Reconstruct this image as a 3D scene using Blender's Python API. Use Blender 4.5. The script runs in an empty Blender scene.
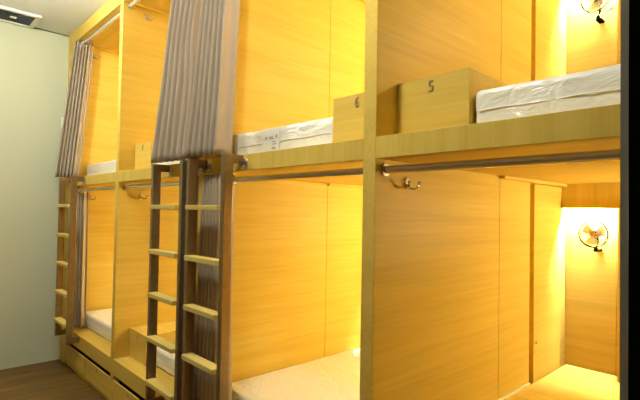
import bpy, bmesh, math, random
from mathutils import Vector, Matrix, noise

# ------------------------------------------------------------------ basics
S = 1.2                      # model units -> metres (bunk row 3.24 m high, camera at eye height)
H = 2.70                     # floor to corridor ceiling, model units
scene = bpy.context.scene
COL = scene.collection
random.seed(7)

# ------------------------------------------------------------------ materials
MATS = {}


def new_mat(name):
    m = bpy.data.materials.new(name)
    m.use_nodes = True
    nt = m.node_tree
    b = nt.nodes['Principled BSDF']
    MATS[name] = m
    return m, nt, b


def plain(name, col, rough=0.5, metal=0.0, spec=0.5, bump=0.0, bscale=60.0, var=0.0):
    m, nt, b = new_mat(name)
    b.inputs['Base Color'].default_value = (*col, 1)
    b.inputs['Roughness'].default_value = rough
    b.inputs['Metallic'].default_value = metal
    b.inputs['Specular IOR Level'].default_value = spec
    tc = nt.nodes.new('ShaderNodeTexCoord')
    n = nt.nodes.new('ShaderNodeTexNoise')
    n.inputs['Scale'].default_value = bscale
    n.inputs['Detail'].default_value = 4
    nt.links.new(tc.outputs['Object'], n.inputs['Vector'])
    if var > 0:
        r = nt.nodes.new('ShaderNodeValToRGB')
        r.color_ramp.elements[0].position = .3
        r.color_ramp.elements[1].position = .7
        r.color_ramp.elements[0].color = (*[c * (1 - var) for c in col], 1)
        r.color_ramp.elements[1].color = (*[min(1, c * (1 + var)) for c in col], 1)
        nt.links.new(n.outputs['Fac'], r.inputs['Fac'])
        nt.links.new(r.outputs['Color'], b.inputs['Base Color'])
    if bump > 0:
        bp = nt.nodes.new('ShaderNodeBump')
        bp.inputs['Strength'].default_value = bump
        bp.inputs['Distance'].default_value = .01
        nt.links.new(n.outputs['Fac'], bp.inputs['Height'])
        nt.links.new(bp.outputs['Normal'], b.inputs['Normal'])
    return m


def emit(name, col, strength):
    m, nt, b = new_mat(name)
    b.inputs['Base Color'].default_value = (.9, .9, .9, 1)
    b.inputs['Emission Color'].default_value = (*col, 1)
    b.inputs['Emission Strength'].default_value = strength
    return m


def wood(name, axis, cols, fine=46.0, rough=.46, contrast=1.0):
    """laminate with a straight grain running along one axis"""
    m, nt, b = new_mat(name)
    tc = nt.nodes.new('ShaderNodeTexCoord')
    oi = nt.nodes.new('ShaderNodeObjectInfo')
    mul = nt.nodes.new('ShaderNodeVectorMath')
    mul.operation = 'SCALE'
    mul.inputs['Scale'].default_value = 13.7
    comb = nt.nodes.new('ShaderNodeCombineXYZ')
    for k in range(3):
        nt.links.new(oi.outputs['Random'], comb.inputs[k])
    nt.links.new(comb.outputs[0], mul.inputs[0])
    add = nt.nodes.new('ShaderNodeVectorMath')
    nt.links.new(tc.outputs['Object'], add.inputs[0])
    nt.links.new(mul.outputs[0], add.inputs[1])

    def grain(along, across, detail, dist):
        mp = nt.nodes.new('ShaderNodeMapping')
        mp.inputs['Scale'].default_value = tuple(along if a == axis else across for a in 'xyz')
        n = nt.nodes.new('ShaderNodeTexNoise')
        n.inputs['Scale'].default_value = 1.0
        n.inputs['Detail'].default_value = detail
        n.inputs['Distortion'].default_value = dist
        nt.links.new(add.outputs[0], mp.inputs['Vector'])
        nt.links.new(mp.outputs[0], n.inputs['Vector'])
        return n
    g1 = grain(.9, fine * .28, 4, .25)
    g2 = grain(2.2, fine * 1.6, 5, .1)
    mix = nt.nodes.new('ShaderNodeMath')
    mix.operation = 'MULTIPLY_ADD'
    mix.inputs[1].default_value = .55
    half = nt.nodes.new('ShaderNodeMath')
    half.operation = 'MULTIPLY'
    half.inputs[1].default_value = .45
    nt.links.new(g2.outputs['Fac'], half.inputs[0])
    nt.links.new(g1.outputs['Fac'], mix.inputs[0])
    nt.links.new(half.outputs[0], mix.inputs[2])
    r = nt.nodes.new('ShaderNodeValToRGB')
    e = r.color_ramp.elements
    e[0].position, e[1].position = .5 - .16 / contrast, .5 + .16 / contrast
    e[0].color, e[1].color = (*cols[0], 1), (*cols[2], 1)
    mid = e.new(.5)
    mid.color = (*cols[1], 1)
    nt.links.new(mix.outputs[0], r.inputs['Fac'])
    nt.links.new(r.outputs['Color'], b.inputs['Base Color'])
    b.inputs['Roughness'].default_value = rough
    b.inputs['Specular IOR Level'].default_value = .12
    bp = nt.nodes.new('ShaderNodeBump')
    bp.inputs['Strength'].default_value = .06
    bp.inputs['Distance'].default_value = .004
    nt.links.new(mix.outputs[0], bp.inputs['Height'])
    nt.links.new(bp.outputs['Normal'], b.inputs['Normal'])
    return m


OAK = ((.64, .42, .074), (.73, .50, .095), (.80, .565, .13))
for ax in 'xyz':
    wood('oak_' + ax, ax, OAK, contrast=.75)
wood('oak_rung', 'x', ((.58, .43, .12), (.68, .52, .15), (.75, .58, .19)), fine=30)


def floor_material():
    m, nt, b = new_mat('floor_boards')
    tc = nt.nodes.new('ShaderNodeTexCoord')
    mp = nt.nodes.new('ShaderNodeMapping')
    mp.inputs['Rotation'].default_value = (0, 0, math.radians(90))
    br = nt.nodes.new('ShaderNodeTexBrick')
    br.inputs['Scale'].default_value = 1.0
    br.inputs['Brick Width'].default_value = 1.3
    br.inputs['Row Height'].default_value = .13
    br.inputs['Mortar Size'].default_value = .003
    br.inputs['Color1'].default_value = (.115, .062, .011, 1)
    br.inputs['Color2'].default_value = (.175, .095, .019, 1)
    br.inputs['Mortar'].default_value = (.06, .035, .015, 1)
    nt.links.new(tc.outputs['Object'], mp.inputs['Vector'])
    nt.links.new(mp.outputs[0], br.inputs['Vector'])
    mp2 = nt.nodes.new('ShaderNodeMapping')
    mp2.inputs['Scale'].default_value = (22, 1.6, 1)
    n = nt.nodes.new('ShaderNodeTexNoise')
    n.inputs['Scale'].default_value = 1.0
    n.inputs['Detail'].default_value = 6
    n.inputs['Distortion'].default_value = .6
    nt.links.new(tc.outputs['Object'], mp2.inputs['Vector'])
    nt.links.new(mp2.outputs[0], n.inputs['Vector'])
    mr = nt.nodes.new('ShaderNodeMapRange')
    mr.inputs['From Min'].default_value = .3
    mr.inputs['From Max'].default_value = .7
    mr.inputs['To Min'].default_value = .6
    mr.inputs['To Max'].default_value = 1.25
    nt.links.new(n.outputs['Fac'], mr.inputs['Value'])
    sc = nt.nodes.new('ShaderNodeVectorMath')
    sc.operation = 'SCALE'
    nt.links.new(br.outputs['Color'], sc.inputs[0])
    nt.links.new(mr.outputs[0], sc.inputs['Scale'])
    nt.links.new(sc.outputs[0], b.inputs['Base Color'])
    b.inputs['Roughness'].default_value = .5


floor_material()
plain('wall_paint', (.575, .595, .44), .8, spec=.2, bump=.05, bscale=90, var=.02)
plain('bounce_cut_brown', (.09, .05, .02), .6)
plain('ceiling_paint', (.80, .84, .90), .85, spec=.2, bump=.04, bscale=90)
plain('gap_shade', (.03, .025, .02), .9, spec=.1)  # near-black colour standing in for shade in gaps
plain('vent_white', (.80, .81, .76), .45)
plain('vent_dark', (.06, .07, .12), .6)
plain('bronze', (.30, .215, .115), .32, metal=.78, var=.10, bscale=30)
plain('chrome', (.80, .77, .70), .22, metal=.72)
plain('steel', (.60, .56, .48), .3, metal=1.0)
plain('brass', (.55, .33, .12), .35, metal=1.0)
plain('numeral_metal', (.36, .28, .16), .4, metal=.5)
plain('curtain_cloth', (.45, .355, .27), .9, spec=.15, bump=.25, bscale=260, var=.05)
plain('plate_black', (.004, .004, .004), 1.0, spec=.0)
plain('plate_grey', (.19, .17, .14), .55)
plain('label_paper', (.88, .88, .86), .6)
plain('label_ink', (.25, .25, .27), .7)
plain('white_plastic', (.86, .86, .84), .35)
plain('leak_white', (.88, .86, .80), .4)
plain('fan_guard', (.006, .004, .003), .6, spec=.0)
plain('fan_pink', (.85, .45, .42), .5)


def plastic_wrap():
    m, nt, b = new_mat('plastic_wrap')
    b.inputs['Base Color'].default_value = (.93, .91, .86, 1)
    b.inputs['Roughness'].default_value = .28
    b.inputs['Coat Weight'].default_value = .35
    b.inputs['Coat Roughness'].default_value = .15
    tc = nt.nodes.new('ShaderNodeTexCoord')
    mp = nt.nodes.new('ShaderNodeMapping')
    mp.inputs['Rotation'].default_value = (.3, .5, .7)
    mp.inputs['Scale'].default_value = (9, 22, 13)
    n = nt.nodes.new('ShaderNodeTexNoise')
    n.inputs['Scale'].default_value = 1
    n.inputs['Detail'].default_value = 5
    n.inputs['Distortion'].default_value = 1.4
    bp = nt.nodes.new('ShaderNodeBump')
    bp.inputs['Strength'].default_value = .55
    bp.inputs['Distance'].default_value = .02
    nt.links.new(tc.outputs['Object'], mp.inputs['Vector'])
    nt.links.new(mp.outputs[0], n.inputs['Vector'])
    nt.links.new(n.outputs['Fac'], bp.inputs['Height'])
    nt.links.new(bp.outputs['Normal'], b.inputs['Normal'])
    nt.links.new(bp.outputs['Normal'], b.inputs['Coat Normal'])


plastic_wrap()


def clear_plastic():
    m, nt, b = new_mat('fan_blade')
    b.inputs['Base Color'].default_value = (.92, .90, .88, 1)
    b.inputs['Roughness'].default_value = .2
    b.inputs['Transmission Weight'].default_value = .8
    b.inputs['IOR'].default_value = 1.1


clear_plastic()
emit('led', (.86, 1.06, 1.05), 1600.0)
emit('bulb', (.98, .97, .60), 1040.0)
emit('lamp_glass', (.97, 1.0, .84), 385.0)
emit('lamp_glass_dim', (.97, 1.0, .84), 290.0)


# ------------------------------------------------------------------ mesh helper
class MB:
    def __init__(self):
        self.bm = bmesh.new()

    def box(self, x0, x1, y0, y1, z0, z1, bev=0.0, seg=2):
        g = bmesh.ops.create_cube(self.bm, size=1.0)
        vs = g['verts']
        for v in vs:
            v.co = Vector((x0 + (v.co.x + .5) * (x1 - x0), y0 + (v.co.y + .5) * (y1 - y0), z0 + (v.co.z + .5) * (z1 - z0)))
        if bev > 0:
            es = list({e for v in vs for e in v.link_edges})
            bmesh.ops.bevel(self.bm, geom=es, offset=bev, segments=seg, affect='EDGES', profile=.5)
        return self

    def cyl(self, a, b, r, n=16, r2=None):
        a, b = Vector(a), Vector(b)
        d = b - a
        q = Vector((0, 0, 1)).rotation_difference(d.normalized())
        M = Matrix.Translation((a + b) / 2) @ q.to_matrix().to_4x4()
        bmesh.ops.create_cone(self.bm, cap_ends=True, segments=n, radius1=r, radius2=r if r2 is None else r2, depth=d.length, matrix=M)
        return self

    def ball(self, c, r, sx=1, sy=1, sz=1, n=16):
        M = Matrix.Translation(c) @ Matrix.Diagonal((sx, sy, sz, 1))
        bmesh.ops.create_uvsphere(self.bm, u_segments=n, v_segments=n // 2, radius=r, matrix=M)
        return self

    def tube(self, pts, r, n=8, closed=False):
        pts = [Vector(p) for p in pts]
        rings = []
        N = len(pts)
        for i, p in enumerate(pts):
            if closed:
                t = pts[(i + 1) % N] - pts[i - 1]
            else:
                t = pts[min(i + 1, N - 1)] - pts[max(i - 1, 0)]
            t.normalize()
            up = Vector((0, 0, 1)) if abs(t.z) < .9 else Vector((1, 0, 0))
            u = t.cross(up).normalized()
            w = u.cross(t)
            rings.append([self.bm.verts.new(p + r * (math.cos(2 * math.pi * k / n) * u + math.sin(2 * math.pi * k / n) * w)) for k in range(n)])
        for i in range(N if closed else N - 1):
            a, b = rings[i], rings[(i + 1) % N]
            if closed and i == N - 1:      # line the last ring up with the first
                off = min(range(n), key=lambda o: (a[0].co - b[o].co).length)
                b = b[off:] + b[:off]
            for k in range(n):
                self.bm.faces.new((a[k], a[(k + 1) % n], b[(k + 1) % n], b[k]))
        if not closed:
            self.bm.faces.new(rings[0][::-1])
            self.bm.faces.new(rings[-1])
        return self

    def ring(self, c, R, r, normal='y', n=32, m=8):
        c = Vector(c)
        ax = {'x': ((0, 1, 0), (0, 0, 1)), 'y': ((1, 0, 0), (0, 0, 1)), 'z': ((1, 0, 0), (0, 1, 0))}[normal]
        u, w = Vector(ax[0]), Vector(ax[1])
        return self.tube([c + R * (math.cos(2 * math.pi * k / n) * u + math.sin(2 * math.pi * k / n) * w) for k in range(n)], r, m, True)

    def prism(self, prof, axis, a0, a1):
        """closed 2D outline swept along an axis; prof is in the two remaining axes, in xyz order"""
        def P(p, a):
            return {'x': (a, p[0], p[1]), 'y': (p[0], a, p[1]), 'z': (p[0], p[1], a)}[axis]
        A = [self.bm.verts.new(P(p, a0)) for p in prof]
        B = [self.bm.verts.new(P(p, a1)) for p in prof]
        self.bm.faces.new(A)
        self.bm.faces.new(B[::-1])
        k = len(prof)
        for i in range(k):
            self.bm.faces.new((A[i], A[(i + 1) % k], B[(i + 1) % k], B[i]))
        return self

    def build(self, name, mat, parent=None, smooth=False, solid=0.0):
        bmesh.ops.recalc_face_normals(self.bm, faces=self.bm.faces[:])
        me = bpy.data.meshes.new(name)
        base = Vector((0, 0, 0))
        p = parent
        while p is not None:
            base = base + p.location
            p = p.parent
        for v in self.bm.verts:
            v.co = v.co * S - base
        if smooth:
            for f in self.bm.faces:
                f.smooth = True
            for e in self.bm.edges:
                if len(e.link_faces) == 2 and e.calc_face_angle(0) > .7:
                    e.smooth = False
        self.bm.to_mesh(me)
        self.bm.free()
        o = bpy.data.objects.new(name, me)
        COL.objects.link(o)
        if mat:
            me.materials.append(MATS[mat])
        if parent is not None:
            o.parent = parent
        if solid:
            md = o.modifiers.new('solidify', 'SOLIDIFY')
            md.thickness = solid * S
            md.offset = 0
        return o


def tag(o, label=None, cat=None, group=None, kind=None):
    if label:
        o['label'] = label
    if cat:
        o['category'] = cat
    if group:
        o['group'] = group
    if kind:
        o['kind'] = kind
    return o


def thing(name, label, cat, loc, group=None):
    o = bpy.data.objects.new(name, None)
    o.empty_display_size = .05
    o.location = Vector(loc) * S
    COL.objects.link(o)
    return tag(o, label, cat, group)


def struct(mb, name, mat, label=None):
    o = mb.build(name, mat)
    o['kind'] = 'structure'
    if label:
        o['label'] = label
        o['category'] = name.split('_')[0]
    return o


# ------------------------------------------------------------------ room shell
X_END, Y_FRONT, Y_BACK = 5.6, -1.75, 1.64
struct(MB().box(-.06, X_END + .06, Y_FRONT - .06, Y_BACK + .06, -.06, 0), 'floor', 'floor_boards', 'dark brown wooden plank floor of the corridor')
struct(MB().box(-.06, X_END + .06, Y_FRONT - .06, Y_BACK + .06, H, H + .06), 'ceiling', 'ceiling_paint', 'plain white corridor ceiling')
struct(MB().box(-.06, 0, Y_FRONT - .06, Y_BACK + .06, 0, H), 'wall_left', 'wall_paint', 'pale green painted end wall left of the bunks')
struct(MB().box(X_END, X_END + .06, Y_FRONT - .06, Y_BACK + .06, 0, H), 'wall_right', 'wall_paint', 'pale painted wall behind the camera')
struct(MB().box(0, X_END, Y_FRONT - .06, Y_FRONT, 0, H), 'wall_front', 'bounce_cut_brown', 'unseen corridor wall facing the bunks, darkened to cut bounced light')  # unseen wall, its colour darkened to reduce bounce light
struct(MB().box(0, X_END, Y_BACK, Y_BACK + .06, 0, H), 'wall_back', 'wall_paint', 'wall behind the bunks')
struct(MB().box(0, .004, Y_FRONT, -.001, H - .006, H), 'trim_shade_1', 'gap_shade', 'thin dark strip painted as the shadow line between end wall and ceiling')  # solid dark strip painted as the shadow gap in the corner

# ------------------------------------------------------------------ bunk units
Z_PL, Z_DB, Z_DT, Z_RB = .300, 1.4288, 1.4955, 2.6026
D_SEAM, D_LOCK, D_BACK = .8136, 1.1158, 1.56
BAYS = [(.16, 1.185), (1.230, 2.280), (2.326, 3.327), (3.378, 4.401)]     # clear widths
PANELS = [(1.185, 1.230), (2.280, 2.326), (3.327, 3.378), (4.401, 4.450)]  # right panel of each
CUT = .028
ROOTS = []

UNIT_LABEL = [
    'oak two-deck bunk unit at the far end against the pale green wall',
    'oak two-deck bunk unit second from the pale green wall, with box 7',
    'oak two-deck bunk unit third from the pale green wall, with box 6',
    'nearest oak two-deck bunk unit, with box 5 and no lower mattress',
]


def panel(x0, x1, root):
    """upright divider made of a front and a rear board with a fine joint between them"""
    mb = MB()
    mb.box(x0, x1, 0, D_SEAM - .0012, 0, H - .001, .0015, 1)
    mb.box(x0, x1, D_SEAM + .0012, D_LOCK, 0, H - .001)
    mb.box(x0, x1 - CUT, D_LOCK, D_BACK, 0, H - .001)          # cut back for the sliding locker door
    for za, zb in ((0, Z_PL), (Z_DB - .014, Z_DT), (Z_RB - .010, H - .001)):
        mb.box(x1 - CUT, x1, D_LOCK, D_BACK, za, zb)
    mb.box(x0 + .004, x1 - .004, D_SEAM - .0012, D_SEAM + .0012, 0, H - .001)
    return mb.build('side_panel', 'oak_y', root)


for i, ((x0, x1), (p0, p1)) in enumerate(zip(BAYS, PANELS)):
    root = thing('bunk_bed', UNIT_LABEL[i], 'bunk bed', ((x0 + x1) / 2, D_BACK / 2, 0), 'bunk units along the corridor')
    ROOTS.append(root)
    if i == 0:
        mb = MB().box(.001, .16, 0, D_SEAM - .0012, 0, H - .001, .0015, 1).box(.001, .16, D_SEAM + .0012, D_LOCK, 0, H - .001)
        mb.box(.001, .16 - CUT, D_LOCK, D_BACK, 0, H - .001)
        for za, zb in ((0, Z_PL), (Z_DB - .014, Z_DT), (Z_RB - .010, H - .001)):
            mb.box(.16 - CUT, .16, D_LOCK, D_BACK, za, zb)
        mb.box(.001, .156, D_SEAM - .0012, D_SEAM + .0012, 0, H - .001)
        mb.build('end_panel', 'oak_y', root)
    panel(p0, p1, root)
    xl = x0
    x0 += .0006
    # back wall, with a joint near its right end
    xj = xl + .238
    mb = MB().box(xl, xj - .001, D_BACK, D_BACK + .02, 0, H - .001).box(xj + .001, x1, D_BACK, D_BACK + .02, 0, H - .001)
    mb.box(xl, x1, D_BACK + .012, D_BACK + .02, 0, H - .001)
    mb.build('back_panel', 'oak_x', root)
    # decks: a fascia with upright grain in front of each board
    MB().box(x0, x1, 0, .022, Z_DB, Z_DT, .001, 1).build('fascia', 'oak_z', root)
    MB().box(x0, x1, .022, D_BACK, Z_DB, Z_DT - .001).build('upper_deck', 'oak_x', root)
    MB().box(x0, x1, 0, .022, Z_RB, H - .001, .001, 1).build('top_rail', 'oak_x', root)
    MB().box(x0, x1, .022, D_BACK, Z_RB + .004, H - .001).build('roof_board', 'oak_x', root)
    MB().box(x0, x1, 0, .022, .200, Z_PL, .001, 1).build('lower_rail', 'oak_x', root)
    MB().box(x0, x1, .022, D_BACK, Z_PL - .02, Z_PL - .0005).build('lower_deck', 'oak_x', root)
    MB().box(x0, x1, .012, .028, 0, .03).build('plinth', 'oak_x', root)
    xm = (x0 + x1) / 2 if i else .669
    MB().box(x0, x1, .042, .046, .03, .279).box(x0, x1, .0225, .042, .202, .206).box(xm - .0035, xm + .0035, .0016, .042, .033, .168).build('drawer_gap_shade', 'gap_shade', root)  # near-black backing and seam strip: shade of the drawer gaps painted in
    # drawers
    dl = [(x0 + (.029 if i == 0 else .004), xm - .004), (xm + .004, x1 - .004)]
    for (a, b) in dl:
        d = MB().box(a, b, .001, .010, .032, .169, .0012, 1).build('drawer', 'oak_x', root)
        c = (a + b) / 2
        MB().cyl((c, .001, .150), (c, -.003, .150), .0085, 14).box(c - .0015, c + .0015, -.006, -.002, .135, .151).build('lock', 'chrome', d, True)
    if i == 0:
        MB().box(x0, x0 + .025, .001, .02, .03, .199).build('filler_strip', 'oak_z', root)
    # light coves, locker fronts and ceiling battens, lower and upper berth
    for (zc, zf, yb) in ((Z_DB, Z_PL, .805), (Z_RB + .004, Z_DT, .078)):
        MB().box(xl + .001, x1 - .001, 1.505, 1.52, zc - .126, zc + .0005).build('valance', 'oak_z', root)
        MB().box(xl + .004, x1 - .01, 1.524, 1.538, zc - .100, zc - .072).build('led_strip', 'led', root)
        k = MB().box(xl - CUT + .0005, xl, D_LOCK + .05, D_BACK - .001, zf + .001, zc - .0165, .001, 1)
        k = k.build('locker_door', 'oak_y', ROOTS[max(i - 1, 0)])
        MB().cyl((xl, 1.19, zf + .36), (xl + .008, 1.19, zf + .36), .006, 12).build('lock', 'steel', k, True)
        MB().box(xl + .0005, xl + .026, yb, 1.5045, zc - .0135, zc - .0005).build('batten', 'oak_x', root)
    if i == 3:
        # bare raised board of the nearest lower berth and the flush panel at its foot end
        MB().box(xl + .009, x1 - .002, .56, 1.039, .30, .482).box(xl + .009, x1 - .002, 1.041, D_BACK - .002, .30, .482).build('bed_board', 'oak_x', root)
        MB().box(xl + .0005, xl + .0085, .56, D_LOCK - .002, .30, .489).build('light_leak_strip', 'leak_white', root)  # white strip painted as the line of light leaking along the wall foot
    for zf, zc in ((Z_PL, Z_DB), (Z_DT, Z_RB)):
        if i == 3:
            MB().box(xl + .268, x1 - .002, 1.462, D_BACK - .001, zf + .001, zc - .127).build('foot_panel', 'oak_x', root)

# ------------------------------------------------------------------ numbered boxes


def digit_mesh(ch, size, depth):
    cu = bpy.data.curves.new('tmp', 'FONT')
    cu.body = ch
    cu.size = size
    cu.extrude = depth
    cu.offset = -.0007
    cu.resolution_u = 4
    cu.align_x = 'CENTER'
    ob = bpy.data.objects.new('tmp', cu)
    COL.objects.link(ob)
    dg = bpy.context.evaluated_depsgraph_get()
    me = bpy.data.meshes.new_from_object(ob.evaluated_get(dg))
    bpy.data.objects.remove(ob)
    bpy.data.curves.remove(cu)
    return me


def numbered_box(x0, x1, zb, ch, label):
    y0, y1, zt = .101, .53, zb + .1805
    cx = (x0 + x1) / 2
    r = thing('storage_box', label, 'box', (cx, (y0 + y1) / 2, zb), 'numbered boxes on the berths')
    t = .014
    mb = MB()
    mb.box(x0, x1, y0, y0 + t, zb + .0005, zt - .001, .0008, 1)
    mb.box(x0, x0 + t, y0 + t, y1, zb + .0005, zt - .001).box(x1 - t, x1, y0 + t, y1, zb + .0005, zt - .001)
    mb.box(x0 + t, x1 - t, y1 - t, y1, zb + .0005, zt - .001)
    mb.build('body', 'oak_x', r)
    MB().box(x0, x1, y0, y1, zt - .001, zt + .012 - .012 + .0005, .0003, 1).build('lid', 'oak_x', r)
    if ch:
        me = digit_mesh(ch, .052, .0016)
        mb = MB()
        mb.bm.from_mesh(me)
        for v in mb.bm.verts:
            v.co = Vector((cx + v.co.x, y0 - .0016 - v.co.z, zt - .046 + v.co.y))
        bpy.data.meshes.remove(me)
        o = mb.build('number', 'numeral_metal', r)
        o['label'] = 'metal numeral ' + ch


numbered_box(1.232, 1.485, Z_DT, '7', 'wooden storage box numbered 7 on an upper berth')
numbered_box(3.086, 3.325, Z_DT, '6', 'wooden storage box numbered 6 on an upper berth')
numbered_box(3.380, 3.632, Z_DT, '5', 'large looking wooden storage box numbered 5 on the nearest upper berth')
numbered_box(1.232, 1.485, Z_PL, '3', 'orange lit wooden storage box on a lower berth behind a ladder')

# ------------------------------------------------------------------ mattresses


def mattress(x0, x1, zb, zt, label, y0=.112, y1=1.09, right_locker=0):
    r = thing('mattress', label, 'mattress', ((x0 + x1) / 2, (y0 + y1) / 2, zb), 'plastic wrapped mattresses')
    mb = MB().box(x0, x1, y0, y1, zb + .001, zt, .016, 3)
    bm = mb.bm
    for ax, a, b, n in ((0, x0, x1, 30), (1, y0, y1, 30), (2, zb, zt, 5)):
        for k in range(1, n):
            co = [0, 0, 0]
            co[ax] = a + (b - a) * k / n
            no = [0, 0, 0]
            no[ax] = 1
            bmesh.ops.bisect_plane(bm, geom=bm.verts[:] + bm.edges[:] + bm.faces[:], plane_co=co, plane_no=no)
    for v in bm.verts:
        if v.co.z < zb + .012:
            continue
        p = v.co
        w = noise.noise(Vector((p.x * 7 + p.y * 4, p.y * 5 - p.x * 3, p.z * 18 + x0 * 9)))
        w2 = abs(noise.noise(Vector((p.x * 19, p.y * 13, p.z * 26 + 5))))
        q = Vector((max(x0 + .02, min(x1 - .02, p.x)), max(y0 + .02, min(y1 - .02, p.y)), (zb + zt) / 2))
        dirn = Vector((0, 0, 1)) if p.z > zt - .004 else (p - q).normalized()
        d = w * .0035 - w2 * .003
        lim = .0 if (p.x < x0 + .002 or p.x > x1 - .002) else 1.0
        v.co = p + dirn * d * lim
    mb.build('wrapped_body', 'plastic_wrap', r, True)
    zs = zb + (zt - zb) * .48
    MB().tube([(x0 + .015 + (x1 - x0 - .03) * k / 24, y0 - .001 - .001 * math.sin(k * 1.7), zs + .0012 * math.sin(k * .9)) for k in range(25)], .0018, 6).build('piping', 'plastic_wrap', r, True)
    return r


mattress(.19, .925, Z_DT, 1.612, 'white wrapped mattress on the far upper berth beside the pale wall curtain')
mattress(1.495, 2.27, Z_DT, 1.612, 'white wrapped mattress right of box 7, mostly behind a curtain')
m6 = mattress(2.333, 3.082, Z_DT, 1.622, 'white wrapped mattress with a paper label left of box 6')
mattress(3.640, 4.395, Z_DT, 1.614, 'long white wrapped mattress right of box 5 on the nearest upper berth')
mattress(.19, 1.175, Z_PL, .412, 'cream mattress on the far lower berth above the first drawers')
mattress(1.495, 2.27, Z_PL, .412, 'cream mattress seen between ladder rungs on a lower berth', y0=.14)
mattress(2.333, 3.32, Z_PL, .422, 'wide cream wrapped mattress on the lower berth right of the tall ladder')
lb = MB().box(2.655, 2.762, .1065, .1085, 1.512, 1.598).build('paper_label', 'label_paper', m6)
mb = MB()
for k, (a, b, z) in enumerate(((.012, .02, 1.575), (.035, .065, 1.577), (.085, .093, 1.578), (.04, .068, 1.57), (.06, .085, 1.556), (.06, .09, 1.546), (.06, .08, 1.532), (.055, .085, 1.526))):
    mb.box(2.655 + a, 2.655 + b, .1058, .1068, z - (.006 if k in (0, 2) else .0015), z + (.006 if k in (0, 2) else .0015))
mb.build('print', 'label_ink', lb)

# ------------------------------------------------------------------ curtain rods
ROD_Y = .045
RODS = ['far bay', 'second bay', 'third bay', 'nearest bay']
for i, (x0, x1) in enumerate(BAYS):
    for z, lev in ((1.397, 'lower'), (2.583, 'upper')):
        lab = {0: 'beside the pale green wall', 1: 'above box 7' if lev == 'upper' else 'behind the middle ladder',
               2: 'of the bay with box 6' if lev == 'upper' else 'right of the tall ladder',
               3: 'of the bay with box 5' if lev == 'upper' else 'across the nearest lower berth'}[i]
        r = thing('curtain_rod', 'chrome curtain rod %s, %s berth' % (lab, lev), 'curtain rod', ((x0 + x1) / 2, ROD_Y, z), 'chrome curtain rods')
        MB().cyl((x0 + .006, ROD_Y, z), (x1 - .006, ROD_Y, z), .0125, 20).build('tube', 'chrome', r, True)
        for a, b in ((x0 + .0002, x0 + .007), (x1 - .007, x1 - .0002)):
            MB().cyl((a, ROD_Y, z), (b, ROD_Y, z), .019, 18).build('flange', 'steel', r, True)

# ------------------------------------------------------------------ curtains


def curtain(xt, xb, zt, zb, folds, yt, yb, at, ab, label, seed, bay, flare=1.0, flap=.07, nip=0, cl=-.022, FL=.86, tilt=0, xr=0, flapdir=1, grommets=True, hem=True):
    """accordion-pleated cloth hanging from eyelets; xt/xb = X range at top/bottom"""
    r = thing('curtain', label, 'curtain', ((xb[0] + xb[1]) / 2, yb, zb), 'grey beige curtains')
    rnd = random.Random(seed)
    per = 14
    N = folds * per
    ph = [rnd.uniform(-.5, .5) for _ in range(folds + 2)]
    amp = [rnd.uniform(.75, 1.1) for _ in range(folds + 2)]
    rows = 34

    # beyond t = FL the cloth returns into the berth as a flat flap

    def P(t, z):
        q = (zt - z) / (zt - zb)
        g = q ** flare
        f = min(t / FL, 1.0) * folds
        k = int(min(f, folds - 1e-6))
        w = f - k
        u = f * 2 * math.pi
        a0 = amp[k] * (1 - w) + amp[k + 1] * w
        a = (at + (ab - at) * g) * (1 + (a0 - 1) * min(1, q * 2.5))
        sn = math.sin(u)
        y = yt + (yb - yt) * g + a * (1.0 - 2.0 * abs(math.sin(u / 2)) ** .75)
        xa, xe = xt[0] + (xb[0] - xt[0]) * g, xt[1] + (xb[1] - xt[1]) * g
        xe -= nip * math.exp(-((q - .42) / .17) ** 2)
        wv = ph[k] * (1 - w) + ph[k + 1] * w
        wid = (xe - xa) / folds
        x = xa + (xe - xa) * min(t / FL, 1.0) + wid * .25 * q * wv * math.sin(math.pi * min(t / FL, 1)) + wid * .08 * math.sin(2 * u)
        lobe = 1.0 - 2.0 * abs(math.sin(u / 2)) ** .75
        y += tilt * (min(t / FL, 1.0) - .5)
        x -= xr * lobe * a / ab
        if t > FL:
            h = (t - FL) / (1 - FL)
            y += flap * h
            x += .012 * math.sin(h * math.pi) * flapdir
        y += .005 * q * noise.noise(Vector((t * 9, z * 3.0, seed)))
        x += .004 * q * noise.noise(Vector((t * 7, z * 4.0, seed + 9)))
        if y > cl:
            x = min(max(x, bay[0] + .003), bay[1] - .003)
        return Vector((x, min(y, .104), z))
    mb = MB()
    hz = zb + .075

    def sheet(za, zc, nrow, dy=0):
        g = []
        for j in range(nrow + 1):
            z = za + (zc - za) * j / nrow
            g.append([mb.bm.verts.new(P(q / N, z)) for q in range(N + 1)])
        for j in range(nrow):
            for q in range(N):
                mb.bm.faces.new((g[j][q], g[j][q + 1], g[j + 1][q + 1], g[j + 1][q]))
    sheet(zt, zb, rows)
    mb.build('cloth', 'curtain_cloth', r, True, solid=.0022)
    if hem:
        mb = MB()
        mb.tube([P(q / N, hz) for q in range(N + 1)], .0019, 5)
        mb.build('hem_seam', 'curtain_cloth', r, True)
    if grommets:
        zr = zt - .030
        for k in range(2 * folds):
            t = (k + .5) / (2 * folds) if False else k / (2 * folds)
            t = min(.985, t + .25 / folds * 0)
            if k == 0:
                t = .012
            p = P(t, zr)
            MB().ring((p.x, ROD_Y, zr), .0205, .0045, 'x', 20, 6).build('grommet', 'chrome', r, True)
    return r


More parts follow.
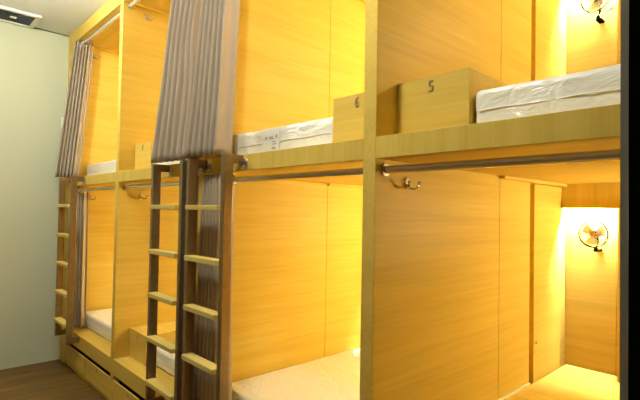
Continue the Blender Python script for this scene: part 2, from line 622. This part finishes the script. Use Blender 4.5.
curtain((.195, .300), (.115, .30), 2.601, 1.499, 6, .044, -.048, .010, .012, 'grey beige curtain bunched beside the pale green wall on the far upper berth', 11, BAYS[0], flap=.015, FL=.95, tilt=.105, xr=.020)
curtain((1.985, 2.258), (1.92, 2.272), 2.601, 1.501, 6, .030, -.055, .026, .030, 'left of the two tall grey beige curtains hanging above the ladders', 23, BAYS[1], flap=.02, nip=.035, FL=.96, tilt=.03, xr=.008)
curtain((2.338, 2.47), (2.320, 2.53), 2.601, 1.501, 6, .026, -.055, .022, .026, 'right of the two tall grey beige curtains hanging above the ladders', 37, BAYS[2], flap=.035, FL=.93, tilt=.05, xr=.010)
curtain((.20, .31), (.195, .34), 1.425, .312, 5, .045, .045, .012, .014, 'dark curtain hanging in the far lower berth behind a ladder', 41, BAYS[0], flap=.01, FL=.96, tilt=.07, xr=.018)
curtain((2.10, 2.262), (2.06, 2.268), 1.425, .312, 5, .040, .045, .032, .036, 'dark curtain behind the right rail of the middle ladder', 53, BAYS[1], flap=.02)
curtain((2.338, 2.47), (2.318, 2.535), 1.425, .312, 6, .020, -.012, .018, .022, 'dark pleated lower curtain hanging behind the rungs of the tall right ladder', 67, BAYS[2], flare=.35, flap=.04, cl=-.013)

# ------------------------------------------------------------------ ladders


def ladder(x0, label, wd=.33):
    x1 = x0 + wd
    w = .028
    yf, yb = -.090, -.048
    r = thing('ladder', label, 'ladder', ((x0 + x1) / 2, -.07, .255), 'bunk ladders')
    for a in (x0, x1 - w):
        mb = MB()
        prof = [(yf, .255), (-.0005, .255), (-.0005, .297), (yb, .297), (yb, 1.455), (-.0005, 1.455), (-.0005, 1.4925), (yf, 1.4925)]
        mb.prism(prof, 'x', a, a + w)
        rail = mb.build('rail', 'bronze', r)
        bv = rail.modifiers.new('bevel', 'BEVEL')
        bv.width = .0025
        bv.segments = 2
        bv.limit_method = 'ANGLE'
        mb = MB().box(a + w + .0005, a + w + .032, -.006, -.0005, 1.437, 1.476, .001, 1)
        for bx in (.009, .023):
            for bz in (1.446, 1.467):
                mb.ball((a + w + bx, -.006, bz), .0045, 1, .6, 1, 10)
        mb.build('bracket', 'steel', rail, True)
    for z in (1.282, 1.057, .838, .618, .400):
        MB().box(x0 + w + .0008, x1 - w - .0008, -.108, -.056, z - .022, z, .003, 2).build('rung', 'oak_rung', r)


ladder(.205, 'narrow looking ladder at the far left beside the pale green wall')
ladder(1.948, 'middle ladder with dark metal rails and wooden rungs, left of the tall right one', .345)
ladder(2.334, 'tall right ladder with metal rails and wooden rungs in front of a dark curtain', .326)

# ------------------------------------------------------------------ hooks


def coat_hook(x, y, z, label):
    r = thing('coat_hook', label, 'hook', (x, y, z), 'chrome coat hooks')
    MB().box(x + .0008, x + .004, y - .008, y + .008, z - .018, z + .022, .0018, 2).ball((x + .004, y, z + .012), .0045, .6, 1, 1, 10).build('plate', 'steel', r, True)
    for s in (-1, 1):
        MB().tube([(x + .0055, y, z - .006), (x + .012, y + s * .006, z - .017), (x + .022, y + s * .016, z - .019), (x + .030, y + s * .024, z - .012), (x + .033, y + s * .028, z - .001)], .0044, 8).ball((x + .033, y + s * .028, z), .0062, n=10).build('prong', 'chrome', r, True)


coat_hook(3.378, .155, 1.362, 'double coat hook on the wall of the nearest lower berth under the chrome rod')
coat_hook(1.230, .158, 2.540, 'coat hook high on the upper berth wall left of the tall curtains')
coat_hook(.160, .160, 2.525, 'coat hook on the far upper berth wall beside the left curtain')
coat_hook(.160, .160, 1.345, 'coat hook on the far lower berth wall under the rod')
coat_hook(1.230, .152, 1.345, 'coat hook on the lower berth wall left of the middle ladder')

hk = thing('curtain_tieback', 'small white tieback hook on the pale green wall behind the far curtain', 'hook', (0, -.03, 1.96))
MB().tube([(.001, -.03, 2.0), (.02, -.03, 2.003), (.026, -.03, 1.985), (.026, -.03, 1.94), (.018, -.03, 1.928), (.001, -.03, 1.93)], .004, 8).build('loop', 'white_plastic', hk, True)
MB().box(.0003, .004, -.038, -.022, 1.922, 2.008, .0015, 1).build('plate', 'white_plastic', hk, True)

# ------------------------------------------------------------------ fans


def wall_fan(cx, cz, label):
    R = .064
    r = thing('wall_fan', label, 'fan', (cx, D_BACK, cz), 'small wall fans')
    yf, ym = 1.432, 1.468
    mb = MB().ring((cx, yf + .010, cz), R, .0032, 'y', 48, 6).ring((cx, ym, cz), R, .0014, 'y', 48, 6).ring((cx, yf, cz), R * .32, .0007, 'y', 28, 5)
    n = 28
    for k in range(n):
        a = 2 * math.pi * k / n
        c, s = math.cos(a), math.sin(a)
        mb.tube([(cx + .012 * c, yf - .002, cz + .012 * s), (cx + R * .7 * c, yf + .001, cz + R * .7 * s), (cx + R * c, yf + .010, cz + R * s), (cx + R * c, ym, cz + R * s), (cx + R * .4 * c, ym + .008, cz + R * .4 * s)], .00035, 4)
    mb.build('guard', 'fan_guard', r, True)
    bl = MB()
    for k in range(3):
        a0 = 2 * math.pi * k / 3 + .4
        pts = []
        rows = 5
        cols = 6
        g = []
        for j in range(rows):
            rr = .012 + (R * .82 - .012) * j / (rows - 1)
            row = []
            for q in range(cols):
                wd = .62 * (.55 + .45 * math.sin(math.pi * (.15 + .7 * j / (rows - 1))))
                aa = a0 + wd * (q / (cols - 1) - .5) * 2
                row.append(bl.bm.verts.new((cx + rr * math.cos(aa), 1.450 + .008 * (q / (cols - 1) - .5) * 2, cz + rr * math.sin(aa))))
            g.append(row)
        for j in range(rows - 1):
            for q in range(cols - 1):
                bl.bm.faces.new((g[j][q], g[j][q + 1], g[j + 1][q + 1], g[j + 1][q]))
    bl.build('blades', 'fan_blade', r, True, solid=.0012)
    MB().cyl((cx, yf - .005, cz), (cx, yf + .001, cz), .0155, 24).ball((cx, yf - .005, cz), .010, 1, .5, 1).build('hub_cap', 'brass', r, True)
    MB().cyl((cx, 1.446, cz), (cx, 1.456, cz), .012, 20).build('blade_hub', 'fan_guard', r, True)
    MB().cyl((cx, ym + .006, cz), (cx, 1.512, cz), .021, 20, .017).build('motor_housing', 'white_plastic', r, True)
    MB().tube([(cx, 1.507, cz - .012), (cx, 1.515, cz - .045), (cx - .004, 1.500, cz - .075)], .0055, 8).ball((cx - .004, 1.500, cz - .074), .0095, n=12).build('neck', 'fan_guard', r, True)
    MB().box(cx - .016, cx + .010, 1.50, D_BACK - .0004, cz - .089, cz - .078, .002, 1).build('wall_bracket', 'fan_guard', r)
    MB().tube([(cx + .006, 1.50, cz - .080), (cx + .03, 1.495, cz - .066), (cx + .056, 1.488, cz - .054)], .0028, 8).ball((cx + .058, 1.487, cz - .053), .0055, n=10).build('tilt_handle', 'chrome', r, True)
    MB().cyl((cx + .035, yf + .0005, cz + .012), (cx + .035, yf + .0025, cz + .012), .008, 16).build('badge', 'fan_pink', r, True)


wall_fan(3.546, 1.177, 'small round wall fan on the lit back wall of the nearest lower berth')
wall_fan(3.552, 2.338, 'small round wall fan cut by the top of the photo, nearest upper berth')

# ------------------------------------------------------------------ ceiling vent and lamps
v = thing('ceiling_vent', 'white framed exhaust grille in the ceiling corner above the end wall', 'vent', (.155, -.42, H))
vx0, vx1, vy0, vy1 = .008, .305, -.575, -.265
mb = MB()
fw = .034
for b in ((vx0, vx1, vy0, vy0 + fw), (vx0, vx1, vy1 - fw, vy1), (vx0, vx0 + fw, vy0 + fw, vy1 - fw), (vx1 - fw, vx1, vy0 + fw, vy1 - fw)):
    mb.box(*b, H - .018, H - .0004, .003, 1)
mb.build('frame', 'vent_white', v)
MB().box(vx0 + fw, vx1 - fw, vy0 + fw, vy1 - fw, H - .004, H - .0004).build('backing', 'vent_dark', v)
mb = MB()
for k in range(11):
    x = vx0 + fw + .008 + k * (vx1 - vx0 - 2 * fw - .016) / 10
    mb.box(x - .006, x + .004, vy0 + fw, vy1 - fw, H - .012, H - .008)
mb.build('louvres', 'vent_dark', v)
MB().box(.138, .172, -.445, -.405, H - .0175, H - .0125, .001, 1).build('nameplate', 'white_plastic', v)

for x, lab in ((1.25, 'round white ceiling lamp of the corridor near the end wall'), (3.25, 'round white ceiling lamp of the corridor near the camera')):
    r = thing('ceiling_lamp', lab, 'lamp', (x, -.65, H), 'corridor ceiling lamps')
    MB().cyl((x, -.65, H - .062), (x, -.65, H - .0004), .045, 32).build('base', 'white_plastic', r, True)
    MB().ball((x, -.65, H - .105), .07, 1, 1, .7, 24).build('globe', 'lamp_glass' if x < 2 else 'lamp_glass_dim', r, True)

# reading lamps at the foot end of every berth, on its right divider
for i, (x0, x1) in enumerate(BAYS):
    for z, lev in ((1.20, 'lower'), (2.335, 'upper')):
        y = 1.395
        r = thing('reading_lamp', 'small globe reading lamp deep in the %s berth of the %s' % (lev, RODS[i]), 'lamp', (x1, y, z), 'reading lamps in the berths')
        MB().cyl((x1 - .0004, y, z), (x1 - .012, y, z), .03, 24).build('wall_plate', 'steel', r, True)
        MB().tube([(x1 - .011, y, z), (x1 - .04, y, z), (x1 - .055, y, z + .01)], .006, 8).build('arm', 'steel', r, True)
        MB().ball((x1 - .075, y, z + .022), .028, n=20).build('bulb', 'bulb', r, True)

# ------------------------------------------------------------------ dark panel cutting the right border
sp = thing('screen_panel', 'tall black panel with a grey edge at the right border of the photo', 'panel', (4.107, -.16, 0))
MB().box(4.1010, 4.1111, -.298, -.040, .001, H - .001).build('core', 'plate_black', sp)
MB().box(4.1008, 4.1109, -.300, -.298, .001, H - .001).build('edge_band', 'plate_grey', sp, )

# ------------------------------------------------------------------ camera
cam = bpy.data.cameras.new('camera')
co = bpy.data.objects.new('camera', cam)
COL.objects.link(co)
yaw, pit, rol = map(math.radians, (43.0113, 1.3534, 1.0305))
F = Vector((-math.cos(yaw) * math.cos(pit), math.sin(yaw) * math.cos(pit), math.sin(pit)))
R = F.cross(Vector((0, 0, 1))).normalized()
U = R.cross(F)
R2 = R * math.cos(rol) + U * math.sin(rol)
U2 = -R * math.sin(rol) + U * math.cos(rol)
M = Matrix((R2, U2, -F)).transposed().to_4x4()
M.translation = Vector((4.300, -1.0886, 1.2657)) * S
co.matrix_world = M
cam.sensor_width = 36
cam.lens = 465.63 * 36 / 640
cam.clip_start = .01
scene.camera = co

# ------------------------------------------------------------------ world and view
w = bpy.data.worlds.new('world')
scene.world = w
w.use_nodes = True
w.node_tree.nodes['Background'].inputs[0].default_value = (.5, .5, .55, 1)
w.node_tree.nodes['Background'].inputs[1].default_value = .05
vs = scene.view_settings
vs.view_transform = 'Standard'
vs.look = 'None'
vs.gamma = 1
vs.use_curve_mapping = False
vs.exposure = 0.0
